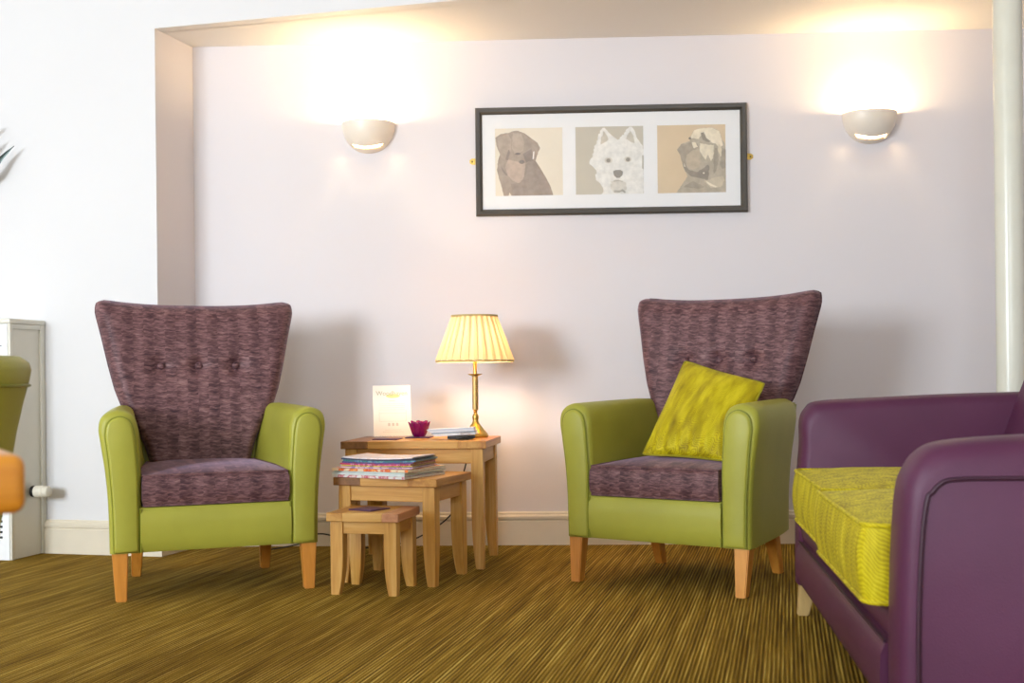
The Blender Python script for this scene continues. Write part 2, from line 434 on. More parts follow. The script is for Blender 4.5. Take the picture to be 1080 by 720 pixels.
# ------------------------------------------------------------------ triple dog picture
pw, ph = 1.128, .452
pic = thing('framed_picture', 'wide dark framed print of three dog portraits on back wall', 'picture', (.422, NBK(.422)-.001, 1.602), -.042)
M_frame = plain('grey_brown_frame', (74, 68, 60), .4, .08)
M_mount = plain('white_mount_card', (236, 234, 232), .8, .01)
bm = bmesh.new()
fw = .028
# mitred moulding
prof = [(0, 0), (0, .018), (.006, .024), (.018, .022), (.026, .014), (fw, .010), (fw, 0)]
rings = []
for sx, sz in ((-1, -1), (1, -1), (1, 1), (-1, 1)):
    rings.append([(sx*(pw/2-u), -v, sz*(ph/2-u)) for u, v in prof])
rings.append(rings[0]); loft(bm, rings, cap=False); bmesh.ops.remove_doubles(bm, verts=bm.verts, dist=1e-6)
obj('frame', bm, M_frame, pic, smooth=25)
bm = bmesh.new(); box(bm, -pw/2+.02, pw/2-.02, -.008, -.001, -ph/2+.02, ph/2-.02); obj('mount_board', bm, M_mount, pic, smooth=None)
def hazed_ink(name, rgb, var=.12, sc=60):
    rgb = tuple(c+(242-c)*.32 for c in rgb)  # inks blended towards white: washed-out glare of the glass put into the colour
    return plain(name, rgb, .8, var, sc)
def dog(cx, size, bg, shapes, bgname):
    """flat printed photograph: background square and layered printed shapes"""
    mats = [hazed_ink(bgname, bg, .03, 8)]; bm = bmesh.new()
    y = -.0083; h = size/2; zc = -.001
    f = bm.faces.new([bm.verts.new(p) for p in ((cx-h, y, zc-h), (cx+h, y, zc-h), (cx+h, y, zc+h), (cx-h, y, zc+h))])
    for k, (rgb, pts, (ox, oy, sw, sh), jag) in enumerate(shapes):
        mats.append(hazed_ink(bgname+'_ink', rgb, .10, 45)); P = []
        n = len(pts)
        rnd = random.Random(k*7+3)
        for i in range(n):
            a = pts[i]; b = pts[(i+1) % n]; P.append(a)
            if jag:
                L = math.hypot(b[0]-a[0], b[1]-a[1]); m = int(L/9)
                onedge = (abs(a[1]-b[1]) < 4 and a[1] > oy+sh-12)
                for q in range(1, m):
                    t = q/m; jj = 0 if onedge else rnd.uniform(-jag, jag)
                    P.append((a[0]+(b[0]-a[0])*t+jj, a[1]+(b[1]-a[1])*t+jj))
        yy = y-.00022*(k+1)
        V = []
        for (px, py) in P:
            u = min(1, max(0, (px-ox)/sw)); v = min(1, max(0, (py-oy)/sh))
            V.append(bm.verts.new((cx-h+u*size, yy, zc+h-v*size)))
        bmesh.ops.remove_doubles(bm, verts=V, dist=1e-6); V = [v for v in V if v.is_valid]
        es = [bm.edges.new((V[i], V[(i+1) % len(V)])) for i in range(len(V)) if not bm.edges.get((V[i], V[(i+1) % len(V)]))]
        r = bmesh.ops.triangle_fill(bm, use_beauty=True, edges=[bm.edges.get((V[i], V[(i+1) % len(V)])) for i in range(len(V))])
        for g in r['geom']:
            if isinstance(g, bmesh.types.BMFace): g.material_index = k+1
    for f in bm.faces:
        f.normal_update()
        if f.normal.y > 0: f.normal_flip()
    return obj('dog_print', bm, mats, pic, smooth=None, recalc=False)
def ell(cx, cy, rx, ry, n=18, rot=0):
    return [(cx+rx*cos(2*pi*i/n)*cos(rot)-ry*sin(2*pi*i/n)*sin(rot), cy+rx*cos(2*pi*i/n)*sin(rot)+ry*sin(2*pi*i/n)*cos(rot)) for i in range(n)]
R1 = (130, 172, 410, 411)
d1 = [((138, 116, 96), [(132, 228), (165, 205), (210, 200), (235, 190), (270, 187), (310, 203), (345, 230), (388, 262), (404, 295), (385, 340), (375, 372), (400, 410), (440, 480), (465, 530), (480, 583), (228, 583), (215, 562), (208, 583), (180, 583), (165, 520), (150, 470), (140, 420), (147, 370), (160, 330), (140, 280)], R1, 1.5),
      ((122, 102, 86), [(312, 400), (340, 372), (375, 372), (400, 410), (440, 480), (465, 530), (480, 583), (232, 583), (226, 510), (285, 502), (306, 460)], R1, 1.5),
      ((152, 128, 106), [(145, 225), (210, 205), (230, 240), (228, 300), (205, 362), (170, 355), (152, 300)], R1, 1.5),
      ((158, 134, 112), [(240, 200), (290, 205), (310, 260), (300, 310), (250, 330), (232, 290)], R1, 2),
      ((168, 140, 118), [(205, 362), (250, 372), (290, 385), (315, 385), (310, 440), (298, 485), (270, 507), (235, 492), (205, 455), (190, 410)], R1, 2),
      ((112, 94, 82), [(213, 300), (222, 318), (207, 368), (192, 362)], R1, 1),
      ((84, 70, 62), ell(268, 328, 17, 7), R1, 0), ((92, 78, 70), ell(292, 378, 17, 12), R1, 0),
      ((108, 88, 76), [(165, 400), (185, 430), (205, 455), (198, 462), (172, 430)], R1, 1),
      ((108, 90, 78), [(300, 330), (352, 300), (362, 372), (338, 375), (318, 385)], R1, 1.5),
      ((240, 232, 220), [(362, 316), (370, 316), (366, 362), (357, 362)], R1, 0)]
R2 = (68, 165, 414, 413)
d2 = [((226, 220, 208), [(235, 172), (248, 172), (270, 200), (300, 228), (325, 247), (350, 228), (375, 190), (398, 168), (412, 168), (428, 190), (440, 232), (465, 270), (482, 290), (482, 578), (222, 578), (235, 545), (215, 510), (190, 490), (192, 430), (170, 405), (152, 392), (160, 360), (178, 325), (185, 280), (205, 230)], R2, 5),
      ((184, 172, 150), [(242, 192), (262, 222), (270, 242), (245, 262), (222, 274), (226, 228)], R2, 3),
      ((184, 172, 150), [(402, 192), (424, 228), (428, 270), (405, 262), (376, 240)], R2, 3),
      ((206, 196, 178), [(282, 500), (322, 492), (372, 508), (378, 548), (350, 566), (295, 566), (278, 540)], R2, 4),
      ((172, 160, 140), [(296, 498), (326, 492), (356, 500), (352, 506), (326, 500), (300, 505)], R2, 2),
      ((196, 184, 164), ell(268, 372, 24, 19), R2, 3), ((196, 184, 164), ell(386, 368, 22, 18), R2, 3),
      ((108, 98, 82), ell(268, 373, 13, 12), R2, 0), ((108, 98, 82), ell(387, 369, 13, 12), R2, 0),
      ((112, 102, 88), [(296, 440), (312, 432), (340, 432), (356, 442), (352, 464), (336, 480), (318, 480), (302, 466)], R2, 0),
      ((150, 140, 122), [(300, 556), (340, 556), (352, 548), (372, 566), (366, 574), (350, 562), (330, 572), (300, 570)], R2, 2),
      ((170, 160, 140), [(474, 345), (482, 345), (482, 430), (472, 425)], R2, 0)]
R3 = (45, 155, 417, 415)
d3 = [((160, 142, 114), [(245, 235), (268, 190), (310, 176), (380, 172), (425, 195), (442, 250), (455, 268), (462, 300), (462, 570), (158, 570), (185, 530), (228, 470), (205, 420), (185, 340), (165, 305), (190, 272), (245, 256)], R3, 1.5),
      ((140, 122, 98), [(165, 305), (192, 273), (262, 262), (290, 270), (300, 300), (262, 310), (222, 340), (215, 400), (195, 380), (185, 340)], R3, 2),
      ((170, 148, 116), [(222, 340), (262, 310), (302, 310), (310, 370), (300, 410), (262, 432), (225, 410)], R3, 1.5),
      ((112, 98, 80), [(196, 385), (215, 400), (235, 428), (285, 445), (318, 425), (352, 400), (362, 410), (352, 505), (332, 488), (285, 478), (250, 470), (215, 440)], R3, 2.5),
      ((226, 208, 172), [(250, 236), (268, 192), (310, 178), (380, 174), (424, 197), (440, 250), (446, 285), (425, 300), (400, 272), (362, 262), (335, 240), (318, 208), (300, 242)], R3, 2),
      ((222, 204, 168), [(305, 268), (350, 278), (392, 282), (388, 340), (374, 385), (356, 340), (340, 372), (320, 345), (306, 320)], R3, 3),
      ((222, 204, 168), [(255, 262), (280, 264), (292, 290), (268, 300)], R3, 2),
      ((120, 106, 84), [(312, 205), (330, 200), (345, 238), (378, 262), (350, 262), (322, 248)], R3, 2),
      ((132, 116, 92), [(396, 300), (412, 300), (418, 380), (402, 440), (386, 460), (388, 380)], R3, 2),
      ((206, 188, 152), [(420, 262), (436, 300), (442, 350), (430, 356), (414, 310)], R3, 2),
      ((136, 120, 96), [(440, 300), (462, 310), (462, 420), (440, 430), (425, 400)], R3, 3),
      ((184, 164, 130), [(330, 500), (390, 480), (440, 470), (455, 500), (430, 540), (370, 545)], R3, 3),
      ((222, 206, 174), [(340, 500), (380, 522), (410, 536), (398, 542), (366, 530), (345, 512)], R3, 1),
      ((136, 120, 96), [(200, 535), (262, 500), (330, 535), (300, 548), (240, 540)], R3, 3),
      ((236, 222, 190), [(204, 388), (212, 402), (216, 412), (208, 410)], R3, 0), ((240, 228, 200), ell(327, 452, 6, 5), R3, 0),
      ((86, 74, 60), ell(244, 238, 8, 7), R3, 0)]
dog(-.3415, .282, (222, 206, 178), d1, 'cream_print')
dog(-.005, .282, (178, 166, 142), d2, 'sage_print')
dog(.335, .282, (204, 172, 126), d3, 'tan_print')
M_brass = plain('polished_brass', (206, 172, 92), .34, .05, Metallic=1)
def bracket(x, label):
    t = thing('mirror_plate', label, 'bracket', (x, NBK(x), 1.607), -.042, 'brass picture fixings')
    bm = bmesh.new(); s = 1 if x > .4 else -1
    loft(bm, [[(s*(-.008+.0), yy, -.013), (s*.006, yy, -.013), (s*.016, yy, -.006), (s*.016, yy, .006), (s*.006, yy, .013), (-s*.008, yy, .013)] for yy in (-.0025, -.0003)])
    obj('plate', bm, M_brass, t)
    bm = bmesh.new(); bmesh.ops.create_uvsphere(bm, u_segments=12, v_segments=6, radius=.004)
    for v in bm.verts: v.co = Vector((v.co.x+s*.005, v.co.y*.5-.003, v.co.z))
    obj('screw', bm, plain('screw_steel', (110, 96, 60), .4, .05, Metallic=1), t)
bracket(.422-pw/2-.010, 'small brass fixing plate at the left side of the framed picture')
bracket(.422+pw/2+.010, 'small brass fixing plate at the right side of the framed picture')

# ------------------------------------------------------------------ wing armchair
def arm_profile(xi0, xi1, xo0, xo1, zt, zb, n=5):
    m = (xi1+xo1)/2; w_ = (xo1-xi1)/2
    ctl = [(xi0, zb), (xi0, .30), (xi0, .40), (xi1*.6+xi0*.4, zt-.10), (xi1, zt-.055), (xi1+w_*.28, zt-.016), (m, zt), (xo1-w_*.24, zt-.016), (xo1, zt-.055), (xo1-.006, zt-.11), (xo0*.62+xo1*.38, zt-.20), (xo0+.003, .30), (xo0, zb)]
    return [(p.x, p.y) for p in [q.to_2d() for q in catmull([(a, b, 0) for a, b in ctl], n)]]
ZB = .153
def make_armchair(label):
    root = thing('armchair', label, 'armchair', group='matching wing armchairs')
    # arms
    for s in (-1, 1):
        secs = []
        for (y, xi0, xi1, xo0, xo1, zt, ins) in ((.006, .238, .246, .330, .358, .600, .010), (.013, .236, .244, .332, .361, .606, .002), (.03, .235, .243, .333, .363, .610, 0),
                                                 (.15, .230, .240, .320, .352, .613, 0), (.30, .222, .236, .302, .336, .616, 0), (.42, .208, .230, .284, .318, .618, 0), (.50, .196, .226, .268, .300, .616, 0),
                                                 (.545, .192, .228, .258, .290, .610, .0), (.562, .196, .234, .250, .282, .600, .004)):
            P = arm_profile(xi0+ins, xi1+ins, xo0-ins, xo1-ins, zt-ins, ZB)
            secs.append([(s*x, y, z) for x, z in P])
        bm = bmesh.new(); loft(bm, secs)
        arm = obj('arm', bm, M_green, root, smooth=50)
        # inset front panel pad
        P = arm_profile(.246, .256, .320, .343, .589, ZB+.003)
        cx = sum(p[0] for p in P)/len(P); 
        bm = bmesh.new(); rings = []
        for k, yy in ((1.0, .0065), (1.0, .001), (.94, -.004), (.80, -.0065)):
            ring = []
            for x, z in P:
                # shrink towards the vertical centre line of the panel
                cxx = cx + (z-.38)*.05
                ring.append((s*(cxx+(x-cxx)*k), yy, (.37+(z-.37)*(1-(1-k)*.25))))
            rings.append(ring)
        loft(bm, rings); obj('front_panel', bm, M_green, arm, smooth=60)
        bm = bmesh.new(); tube(bm, [(s*x, .002, z) for x, z in P], .0032, 6); obj('piping', bm, M_greenpipe, arm)
    # front rail
    bm = bmesh.new(); n = 12; rings = []
    for i in range(n+1):
        x = -.240+.480*i/n
        rings.append([(x, y, z) for y, z in ((.03, ZB), (.006, ZB+.001), (-.001, ZB+.012), (-.006, ZB+.05), (-.007, ZB+.09), (-.004, ZB+.125), (.006, ZB+.143), (.03, ZB+.147), (.5, ZB+.147), (.5, ZB))])
    loft(bm, rings); obj('front_rail', bm, M_green, root, smooth=50)
    for s in (-1, 1):
        bm = bmesh.new(); tube(bm, [(s*.2385, -.001, z) for z in (ZB+.002, ZB+.07, ZB+.142)], .003, 6)
        obj('seam_piping', bm, M_greenpipe, root)
    # outer back
    bm = bmesh.new()
    loft(bm, [[(-hw, y0, z), (hw, y0, z), (hw-.01, y0+.05, z), (-hw+.01, y0+.05, z)] for z, hw, y0 in ((ZB, .252, .50), (.30, .262, .512), (.45, .272, .53), (.60, .282, .555))])
    bmesh.ops.bevel(bm, geom=list(bm.edges), offset=.006, segments=2, affect='EDGES')
    obj('back_panel', bm, M_green, root, smooth=50)
    # seat cushion
    nx, ny, nz = 26, 22, 6; bm = bmesh.new()
    def cush(u, v, k):      # u,v -1..1, k -1..1
        y = -.004+(v+1)/2*.50
        hw = .2345-.040*max(0, (v+.2)/1.2)
        edge = max(abs(u), abs(v))
        z = .350+k*.048
        crown = (1-u**4)*(1-abs(v)**4)*.016 if k > 0 else 0
        rr = 1-.02*(abs(k)**6)
        front = -.006*(1-k*k)*(1 if v < -.99 else 0)
        return Vector((hw*u*rr, .246+(y-.246)*rr+front, z+crown*max(0, k)+.012*max(0, k)*(v+1)/2))
    grid = {}
    def gv(i, j, k):
        if (i, j, k) not in grid: grid[(i, j, k)] = bm.verts.new(cush(2*i/nx-1, 2*j/ny-1, 2*k/nz-1))
        return grid[(i, j, k)]
    for i in range(nx):
        for j in range(ny):
            for k in (0, nz): bm.faces.new((gv(i, j, k), gv(i+1, j, k), gv(i+1, j+1, k), gv(i, j+1, k)))
    for k in range(nz):
        for i in range(nx):
            for j in (0, ny): bm.faces.new((gv(i, j, k), gv(i+1, j, k), gv(i+1, j, k+1), gv(i, j, k+1)))
        for j in range(ny):
            for i in (0, nx): bm.faces.new((gv(i, j, k), gv(i, j+1, k), gv(i, j+1, k+1), gv(i, j, k+1)))
    seat = obj('seat_cushion', bm, M_plush, root, smooth=60)
    for k in (-1, 1):
        P = [cush(2*i/nx-1, -1, k) for i in range(nx+1)]+[cush(1, 2*j/ny-1, k) for j in range(1, ny+1)]+[cush(1-2*i/nx, 1, k) for i in range(1, nx+1)]+[cush(-1, 1-2*j/ny, k) for j in range(1, ny)]
        bm = bmesh.new(); tube(bm, P, .0035, 6, closed=True); obj('piping', bm, M_plush, seat)
    # backrest
    nx, nz = 36, 36; T0 = .40; bm = bmesh.new()
    BUT = [(-.134, .755), (0, .755), (.134, .755)]
    def back(u, t, side):
        base = .175+.0
        # half width against height
        z0 = T0
        ztop = .980+.026*abs(u)**2.6
        z = z0+(ztop-z0)*t
        # half width at this height
        K = [(0, .176), (.12, .196), (.25, .235), (.36, .272), (.45, .292), (.6, .314), (.75, .333), (.9, .354), (1.0, .366)]
        for (a, ha), (b, hb) in zip(K, K[1:]):
            if a <= t <= b: hw = ha+(hb-ha)*(t-a)/(b-a); break
        # rounded upper corners
        x = hw*u
        yc = .497+.105*t                     # lean
        du = 1-abs(u); dt = 1-t
        e = min(1, (du/.14))*min(1, (dt/.09)); e = math.sin(e*pi/2)
        if side == 0:
            y = yc+.010-.045*e**.7-.018*(1-u*u)*0-.012*u*u
            for bx, bz in BUT:
                r2 = (x-bx)**2+(z-bz)**2; y += .030*math.exp(-r2/(.027**2))
            y += .006*math.exp(-((z-.755)/.02)**2)*(1-min(1, abs(x)/.2)**4)
            y -= .006*sin(pi*t)
        else: y = yc+.036+.0*e
        # corner rounding
        if t > .9 and abs(u) > .86:
            a = (abs(u)-.86)/.14; b = (t-.9)/.1
            if a*a+b*b > 1:
                k = 1/math.sqrt(a*a+b*b); 
                x = math.copysign(hw*(.86+.14*a*k), u); z = z0+(ztop-z0)*(.9+.1*b*k)
        return Vector((x, y, z))
    F = [[bm.verts.new(back(2*i/nx-1, j/nz, 0)) for i in range(nx+1)] for j in range(nz+1)]
    Bk = [[bm.verts.new(back(2*i/nx-1, j/nz, 1)) for i in range(nx+1)] for j in range(nz+1)]
    for j in range(nz):
        for i in range(nx):
            bm.faces.new((F[j][i], F[j][i+1], F[j+1][i+1], F[j+1][i])); bm.faces.new((Bk[j][i], Bk[j+1][i], Bk[j+1][i+1], Bk[j][i+1]))
    for j in range(nz):
        for i in (0, nx): bm.faces.new((F[j][i], F[j+1][i], Bk[j+1][i], Bk[j][i]))
    for i in range(nx):
        for j in (0, nz): bm.faces.new((F[j][i], F[j][i+1], Bk[j][i+1], Bk[j][i]))
    br = obj('backrest', bm, M_plush, root, smooth=60)
    P = [back(-1, j/nz, 1) for j in range(4, nz)]+[back(2*i/nx-1, 1, 1) for i in range(nx+1)]+[back(1, j/nz, 1) for j in range(nz-1, 3, -1)]
    bm = bmesh.new(); tube(bm, P, .0035, 6); obj('piping', bm, M_plush, br)
    for bx, bz in BUT:
        bm = bmesh.new(); bmesh.ops.create_uvsphere(bm, u_segments=16, v_segments=8, radius=.0135)
        t_ = (bz-T0)/(.98-T0); yb = back(bx/.33, t_, 0).y
        for v in bm.verts: v.co = Vector((v.co.x+bx, v.co.y*.7+yb-.013, v.co.z+bz))
        obj('button', bm, M_plush, br, smooth=180)
    # legs
    for s in (-1, 1):
        obj('leg', taper_leg(s*.302, .036, .050, .050, ZB+.004, s*.300, .018, .034, .034), M_beech, root)
        obj('leg', taper_leg(s*.226, .455, .045, .050, ZB+.004, s*.229, .515, .032, .034), M_beech, root)
    return root
def kids(o): return [c for c in bpy.data.objects if c.parent == o]
def copy_tree(o, parent=None):
    c = o.copy(); C.objects.link(c)
    if parent is not None: c.parent = parent
    for ch in kids(o): 
        if ch != c: copy_tree(ch, c)
    return c
chairA = make_armchair('green and purple wing armchair with empty seat, left of the nest of tables')
chairA.location = (-.966, 3.836, 0); chairA.rotation_euler = (0, 0, .360)
chairB = copy_tree(chairA); chairB['label'] = 'green and purple wing armchair holding a yellow cushion, right of the tables'
chairB.location = (.457, 3.851, 0); chairB.rotation_euler = (0, 0, -.587)

# scatter cushion on the right chair
def scatter():
    TL = Vector((.622, 4.235, .757)); TR = Vector((.862, 3.99, .672)); BL = Vector((.440, 4.03, .428)); BR = Vector((.708, 3.86, .415))
    nrm = (TR-BL).cross(TL-BR).normalized()
    if nrm.y > 0: nrm = -nrm
    ctr = (TL+TR+BL+BR)/4
    R_ = (TR-TL+BR-BL).normalized(); U_ = nrm.cross(R_)*-1
    if U_.z < 0: U_ = -U_
    rot = Matrix((R_, -nrm, R_.cross(-nrm))).transposed()
    root = bpy.data.objects.new('tmp', None)
    inv = rot.inverted()
    n = 40; bm = bmesh.new()
    def P(u, v, s):
        pin = lambda a: a
        # pull the sides in a little between the corners
        cr = 1-.035*abs(u*v)**6; uu = u*(1-.05*(1-v*v))*cr; vv = v*(1-.05*(1-u*u))*cr
        a = (uu+1)/2; b = (vv+1)/2
        q = BL*(1-a)*(1-b)+BR*a*(1-b)+TL*(1-a)*b+TR*a*b
        th = .062*max(0, (1-u*u)*(1-v*v))**.48
        th *= 1+.10*sin(7*u+2*v)*sin(5*v)
        wr = .007*sin(22*u+3*v)*math.exp(-((v+.8)/.3)**2)
        q = q+nrm*s*(th)+nrm*(wr if s > 0 else 0)*(1-abs(v)**8)*(1-abs(u)**8)
        return inv @ (q-ctr)
    G = {}
    for s in (1, -1):
        for i in range(n+1):
            for j in range(n+1):
                edge = i in (0, n) or j in (0, n)
                if s == -1 and edge: G[(i, j, s)] = G[(i, j, 1)]
                else: G[(i, j, s)] = bm.verts.new(P(2*i/n-1, 2*j/n-1, s))
        for i in range(n):
            for j in range(n):
                bm.faces.new((G[(i, j, s)], G[(i+1, j, s)], G[(i+1, j+1, s)], G[(i, j+1, s)]))
    o = obj('scatter_cushion', bm, M_yel2, smooth=60)
    bpy.data.objects.remove(root)
    o.location = ctr; o.rotation_mode = 'QUATERNION'; o.rotation_quaternion = rot.to_quaternion()
    E = [P(2*i/n-1, -1, 1) for i in range(n)]+[P(1, 2*j/n-1, 1) for j in range(n)]+[P(1-2*i/n, 1, 1) for i in range(n)]+[P(-1, 1-2*j/n, 1) for j in range(n)]
    bm = bmesh.new(); tube(bm, E, .0038, 6, closed=True); obj('piping', bm, vinyl('olive_cord', (150, 138, 24), .7), o)
    return tag(o, 'square yellow patterned cushion leaning on the right purple backrest', 'cushion')
scatter()

# ------------------------------------------------------------------ nest of oak tables
def oak_table(label, X, Y, th, w_, d, h, t=.028, lw=.044, ap=.050, ov=.014, ends=(M_oakd, M_oaky)):
    root = thing('nesting_table', label, 'table', (X, Y, 0), th, 'nest of three oak tables')
    bm = bmesh.new(); e = .23*w_ if w_ < .3 else .105
    box(bm, -w_/2, -w_/2+e, 0, d, h-t, h, .0018, 1, 1); box(bm, w_/2-e, w_/2, 0, d, h-t, h, .0018, 1, 2)
    nb = 3
    for k in range(nb): box(bm, -w_/2+e, w_/2-e, d*k/nb, d*(k+1)/nb, h-t, h, .0008, 1, 0)
    for f in bm.faces:   # bevel faces lose the index: set again by position
        c = f.calc_center_median(); f.material_index = 1 if c.x < -w_/2+e-.001 else (2 if c.x > w_/2-e+.001 else 0)
    obj('tabletop', bm, [M_oakx, ends[0], ends[1]], root, smooth=30)
    zt = h-t-.0005
    for sx in (-1, 1):
        for fy in (0, 1):
            x_out = sx*(w_/2-ov); y_out = (ov if fy == 0 else d-ov); dy = 1 if fy == 0 else -1
            bm = bmesh.new(); rings = []
            for k in range(10):
                z = zt*k/9; q = max(0, 1-z/(h*.45)); inset = .014*q*q*(lw/.044)
                xi = x_out-sx*(lw-inset); yi = y_out+dy*(lw-inset)
                rings.append([(x_out, y_out, z), (xi, y_out, z), (xi, yi, z), (x_out, yi, z)])
            loft(bm, rings)
            vert = [ed for ed in bm.edges if abs(ed.verts[0].co.z-ed.verts[1].co.z) > .01]
            bmesh.ops.bevel(bm, geom=vert, offset=.002, segments=1, affect='EDGES')
            obj('leg', bm, M_oakz, root, smooth=30)
    i = ov+.006; g = ov+lw
    for k, (x0, x1, y0, y1) in enumerate(((-w_/2+g, w_/2-g, i, i+.018), (-w_/2+g, w_/2-g, d-i-.018, d-i), (-w_/2+i, -w_/2+i+.018, g, d-g), (w_/2-i-.018, w_/2-i, g, d-g))):
        bm = bmesh.new(); box(bm, x0, x1, y0, y1, zt-ap, zt, .001, 1)
        obj('apron', bm, M_oakx if k < 2 else M_oaky, root, smooth=30)
    return root
TA = (-.368, 4.317, -.131, .545, .388, .470); TB = (-.438, 3.985, -.335, .386, .322, .364); TCs = (-.490, 3.795, -.224, .245, .235, .267)
oak_table('largest light oak table of the nest, carrying the lit brass lamp', *TA, ap=.055)
oak_table('middle sized light oak table of the nest, carrying the magazine pile', *TB, ap=.052)
oak_table('smallest light oak table of the nest with one purple coaster on top', *TCs, lw=.042, ap=.040, ov=.010, ends=(M_oaky, M_oakp))
def on(T, lx, ly):
    X, Y, th = T[:3]; return Vector((X+lx*cos(th)-ly*sin(th), Y+lx*sin(th)+ly*cos(th), T[5]))

# ------------------------------------------------------------------ table lamp
LX, LY, LZ = -.143, 4.555, .470
lamp = thing('table_lamp', 'lit brass candlestick table lamp with cream pleated shade on oak table', 'lamp', (LX, LY, LZ))
bm = bmesh.new(); lathe(bm, [(.001, .0005), (.047, .0005), (.049, .004), (.049, .009), (.046, .015), (.040, .022), (.032, .031), (.024, .042), (.0175, .051), (.014, .055), (.0135, .058), (.012, .060), (.0105, .066), (.0125, .074), (.0125, .082), (.009, .090), (.006, .095), (.009, .099), (.006, .103), (.010, .106), (.0125, .108), (.001, .109)], 40)
obj('base', bm, M_brass, lamp, smooth=35)
bm = bmesh.new(); lathe(bm, [(.0115, .108), (.0115, .236), (.013, .238)], 32, cap=True); obj('stem', bm, plain('satin_brass', (186, 160, 104), .48, .05, Metallic=1), lamp, smooth=35)
bm = bmesh.new(); lathe(bm, [(.010, .237), (.018, .239), (.028, .244), (.0285, .246), (.018, .2455), (.007, .247)], 32, cap=True); obj('drip_pan', bm, M_brass, lamp, smooth=35)
bm = bmesh.new(); lathe(bm, [(.0075, .245), (.0075, .300), (.012, .302), (.012, .335), (.001, .336)], 20); obj('bulb_holder', bm, M_brass, lamp, smooth=35)
bm = bmesh.new(); lathe(bm, [(.001, .336), (.012, .338), (.018, .352), (.022, .372), (.018, .392), (.008, .402), (.001, .403)], 20)
bulb = obj('bulb', bm, glow('lit_lamp_bulb', (1, .72, .46), 250), lamp, smooth=180)
def shade_mat():
    t = NT('pleated_cream_fabric')
    t.b.inputs['Base Color'].default_value = s2l((228, 200, 150)); t.b.inputs['Roughness'].default_value = .8
    tr = t.n('ShaderNodeBsdfTranslucent'); tr.inputs[0].default_value = s2l((240, 206, 156))
    mx = t.n('ShaderNodeMixShader'); mx.inputs[0].default_value = .13
    t.l(t.b.outputs[0], mx.inputs[1]); t.l(tr.outputs[0], mx.inputs[2]); t.l(mx.outputs[0], t.out.inputs[0])
    return t.m
M_shade = shade_mat()
bm = bmesh.new(); NF = 26; seg = NF*8; rings = []
for k in range(15):
    t = k/14; z = .296+t*.171; r = .147+(.086-.147)*t
    ring = []
    for i in range(seg):
        ph = 2*pi*i/seg; q = (i % 8)/8.
        # box pleats that overlap at the top and fan out downwards, slightly twisted
        a = .0075*(1-abs(2*q-1))*(1-.45*t)
        tw = .10*(1-t)*(1 if int(i/8) % 2 else -1)*sin(pi*q)*.35
        ring.append(((r+a)*cos(ph+tw*.2), (r+a)*sin(ph+tw*.2), z))
    rings.append(ring)
loft(bm, rings, cap=False)
for f in range(NF):      # the fabric lies double where each pleat is folded under, widest at the gathered top
    V = []
    for k in range(15):
        t = k/14; z = .297+t*.169; r = .147+(.086-.147)*t-.0025; w0 = (.16+.40*t)*(1 if f % 2 else .8)
        V.append([bm.verts.new((r*cos(2*pi*(f+.5*0+d_)/NF), r*sin(2*pi*(f+d_)/NF), z)) for d_ in (-w0/2, 0, w0/2)])
    for k in range(14):
        for i in range(2): bm.faces.new((V[k][i], V[k][i+1], V[k+1][i+1], V[k+1][i]))
sh = obj('lamp_shade', bm, M_shade, lamp, smooth=30)
M_trimtape = NT('shade_trim'); M_trimtape = M_trimtape.set(s2l((196, 170, 112)), .8)
for z, r in ((.294, .1485), (.468, .0875)):
    bm = bmesh.new(); lathe(bm, [(r-.001, z-.003), (r+.0035, z-.003), (r+.0035, z+.005), (r-.001, z+.005), (r-.001, z-.003)], 64); obj('trim_band', bm, M_trimtape, sh, smooth=35)
# flex running behind the tables
P = catmull([(LX+.03, LY+.045, .474), (LX+.01, 4.735, .480), (LX-.02, 4.80, .44), (-.20, 4.81, .32), (-.215, 4.80, .22), (-.25, 4.79, .15), (-.33, 4.79, .085), (-.45, 4.80, .03), (-.60, 4.80, .012), (-.72, 4.78, .06), (-.80, 4.76, .075), (-.88, 4.80, .03), (-1.0, 4.82, .006)], 8)
bm = bmesh.new(); tube(bm, P, .0028, 6); tag(obj('power_cable', bm, M_black), 'thin black lamp flex trailing behind the oak tables to the floor', 'cable')

# ------------------------------------------------------------------ things on the tables
M_coast = plain('purple_coaster', (84, 48, 84), .5, .05)
def coaster(p, rz, label, s=.096):
    bm = bmesh.new(); box(bm, -s/2, s/2, -s/2, s/2, .0003, .0045, .0012, 2)
    o = obj('coaster', bm, M_coast); o.location = p; o.rotation_euler = (0, 0, rz); return tag(o, label, 'coaster', 'purple square coasters')
coaster(Vector((-.475, 4.462, .470)), -.13, 'purple coaster lying bare in front of the white notice card')
coaster(Vector((-.362, 4.565, .470)), -.10, 'purple coaster under the magenta glass bowl')
coaster(Vector((-.478, 3.905, .267)), -.62, 'purple coaster on the smallest oak table', .098)
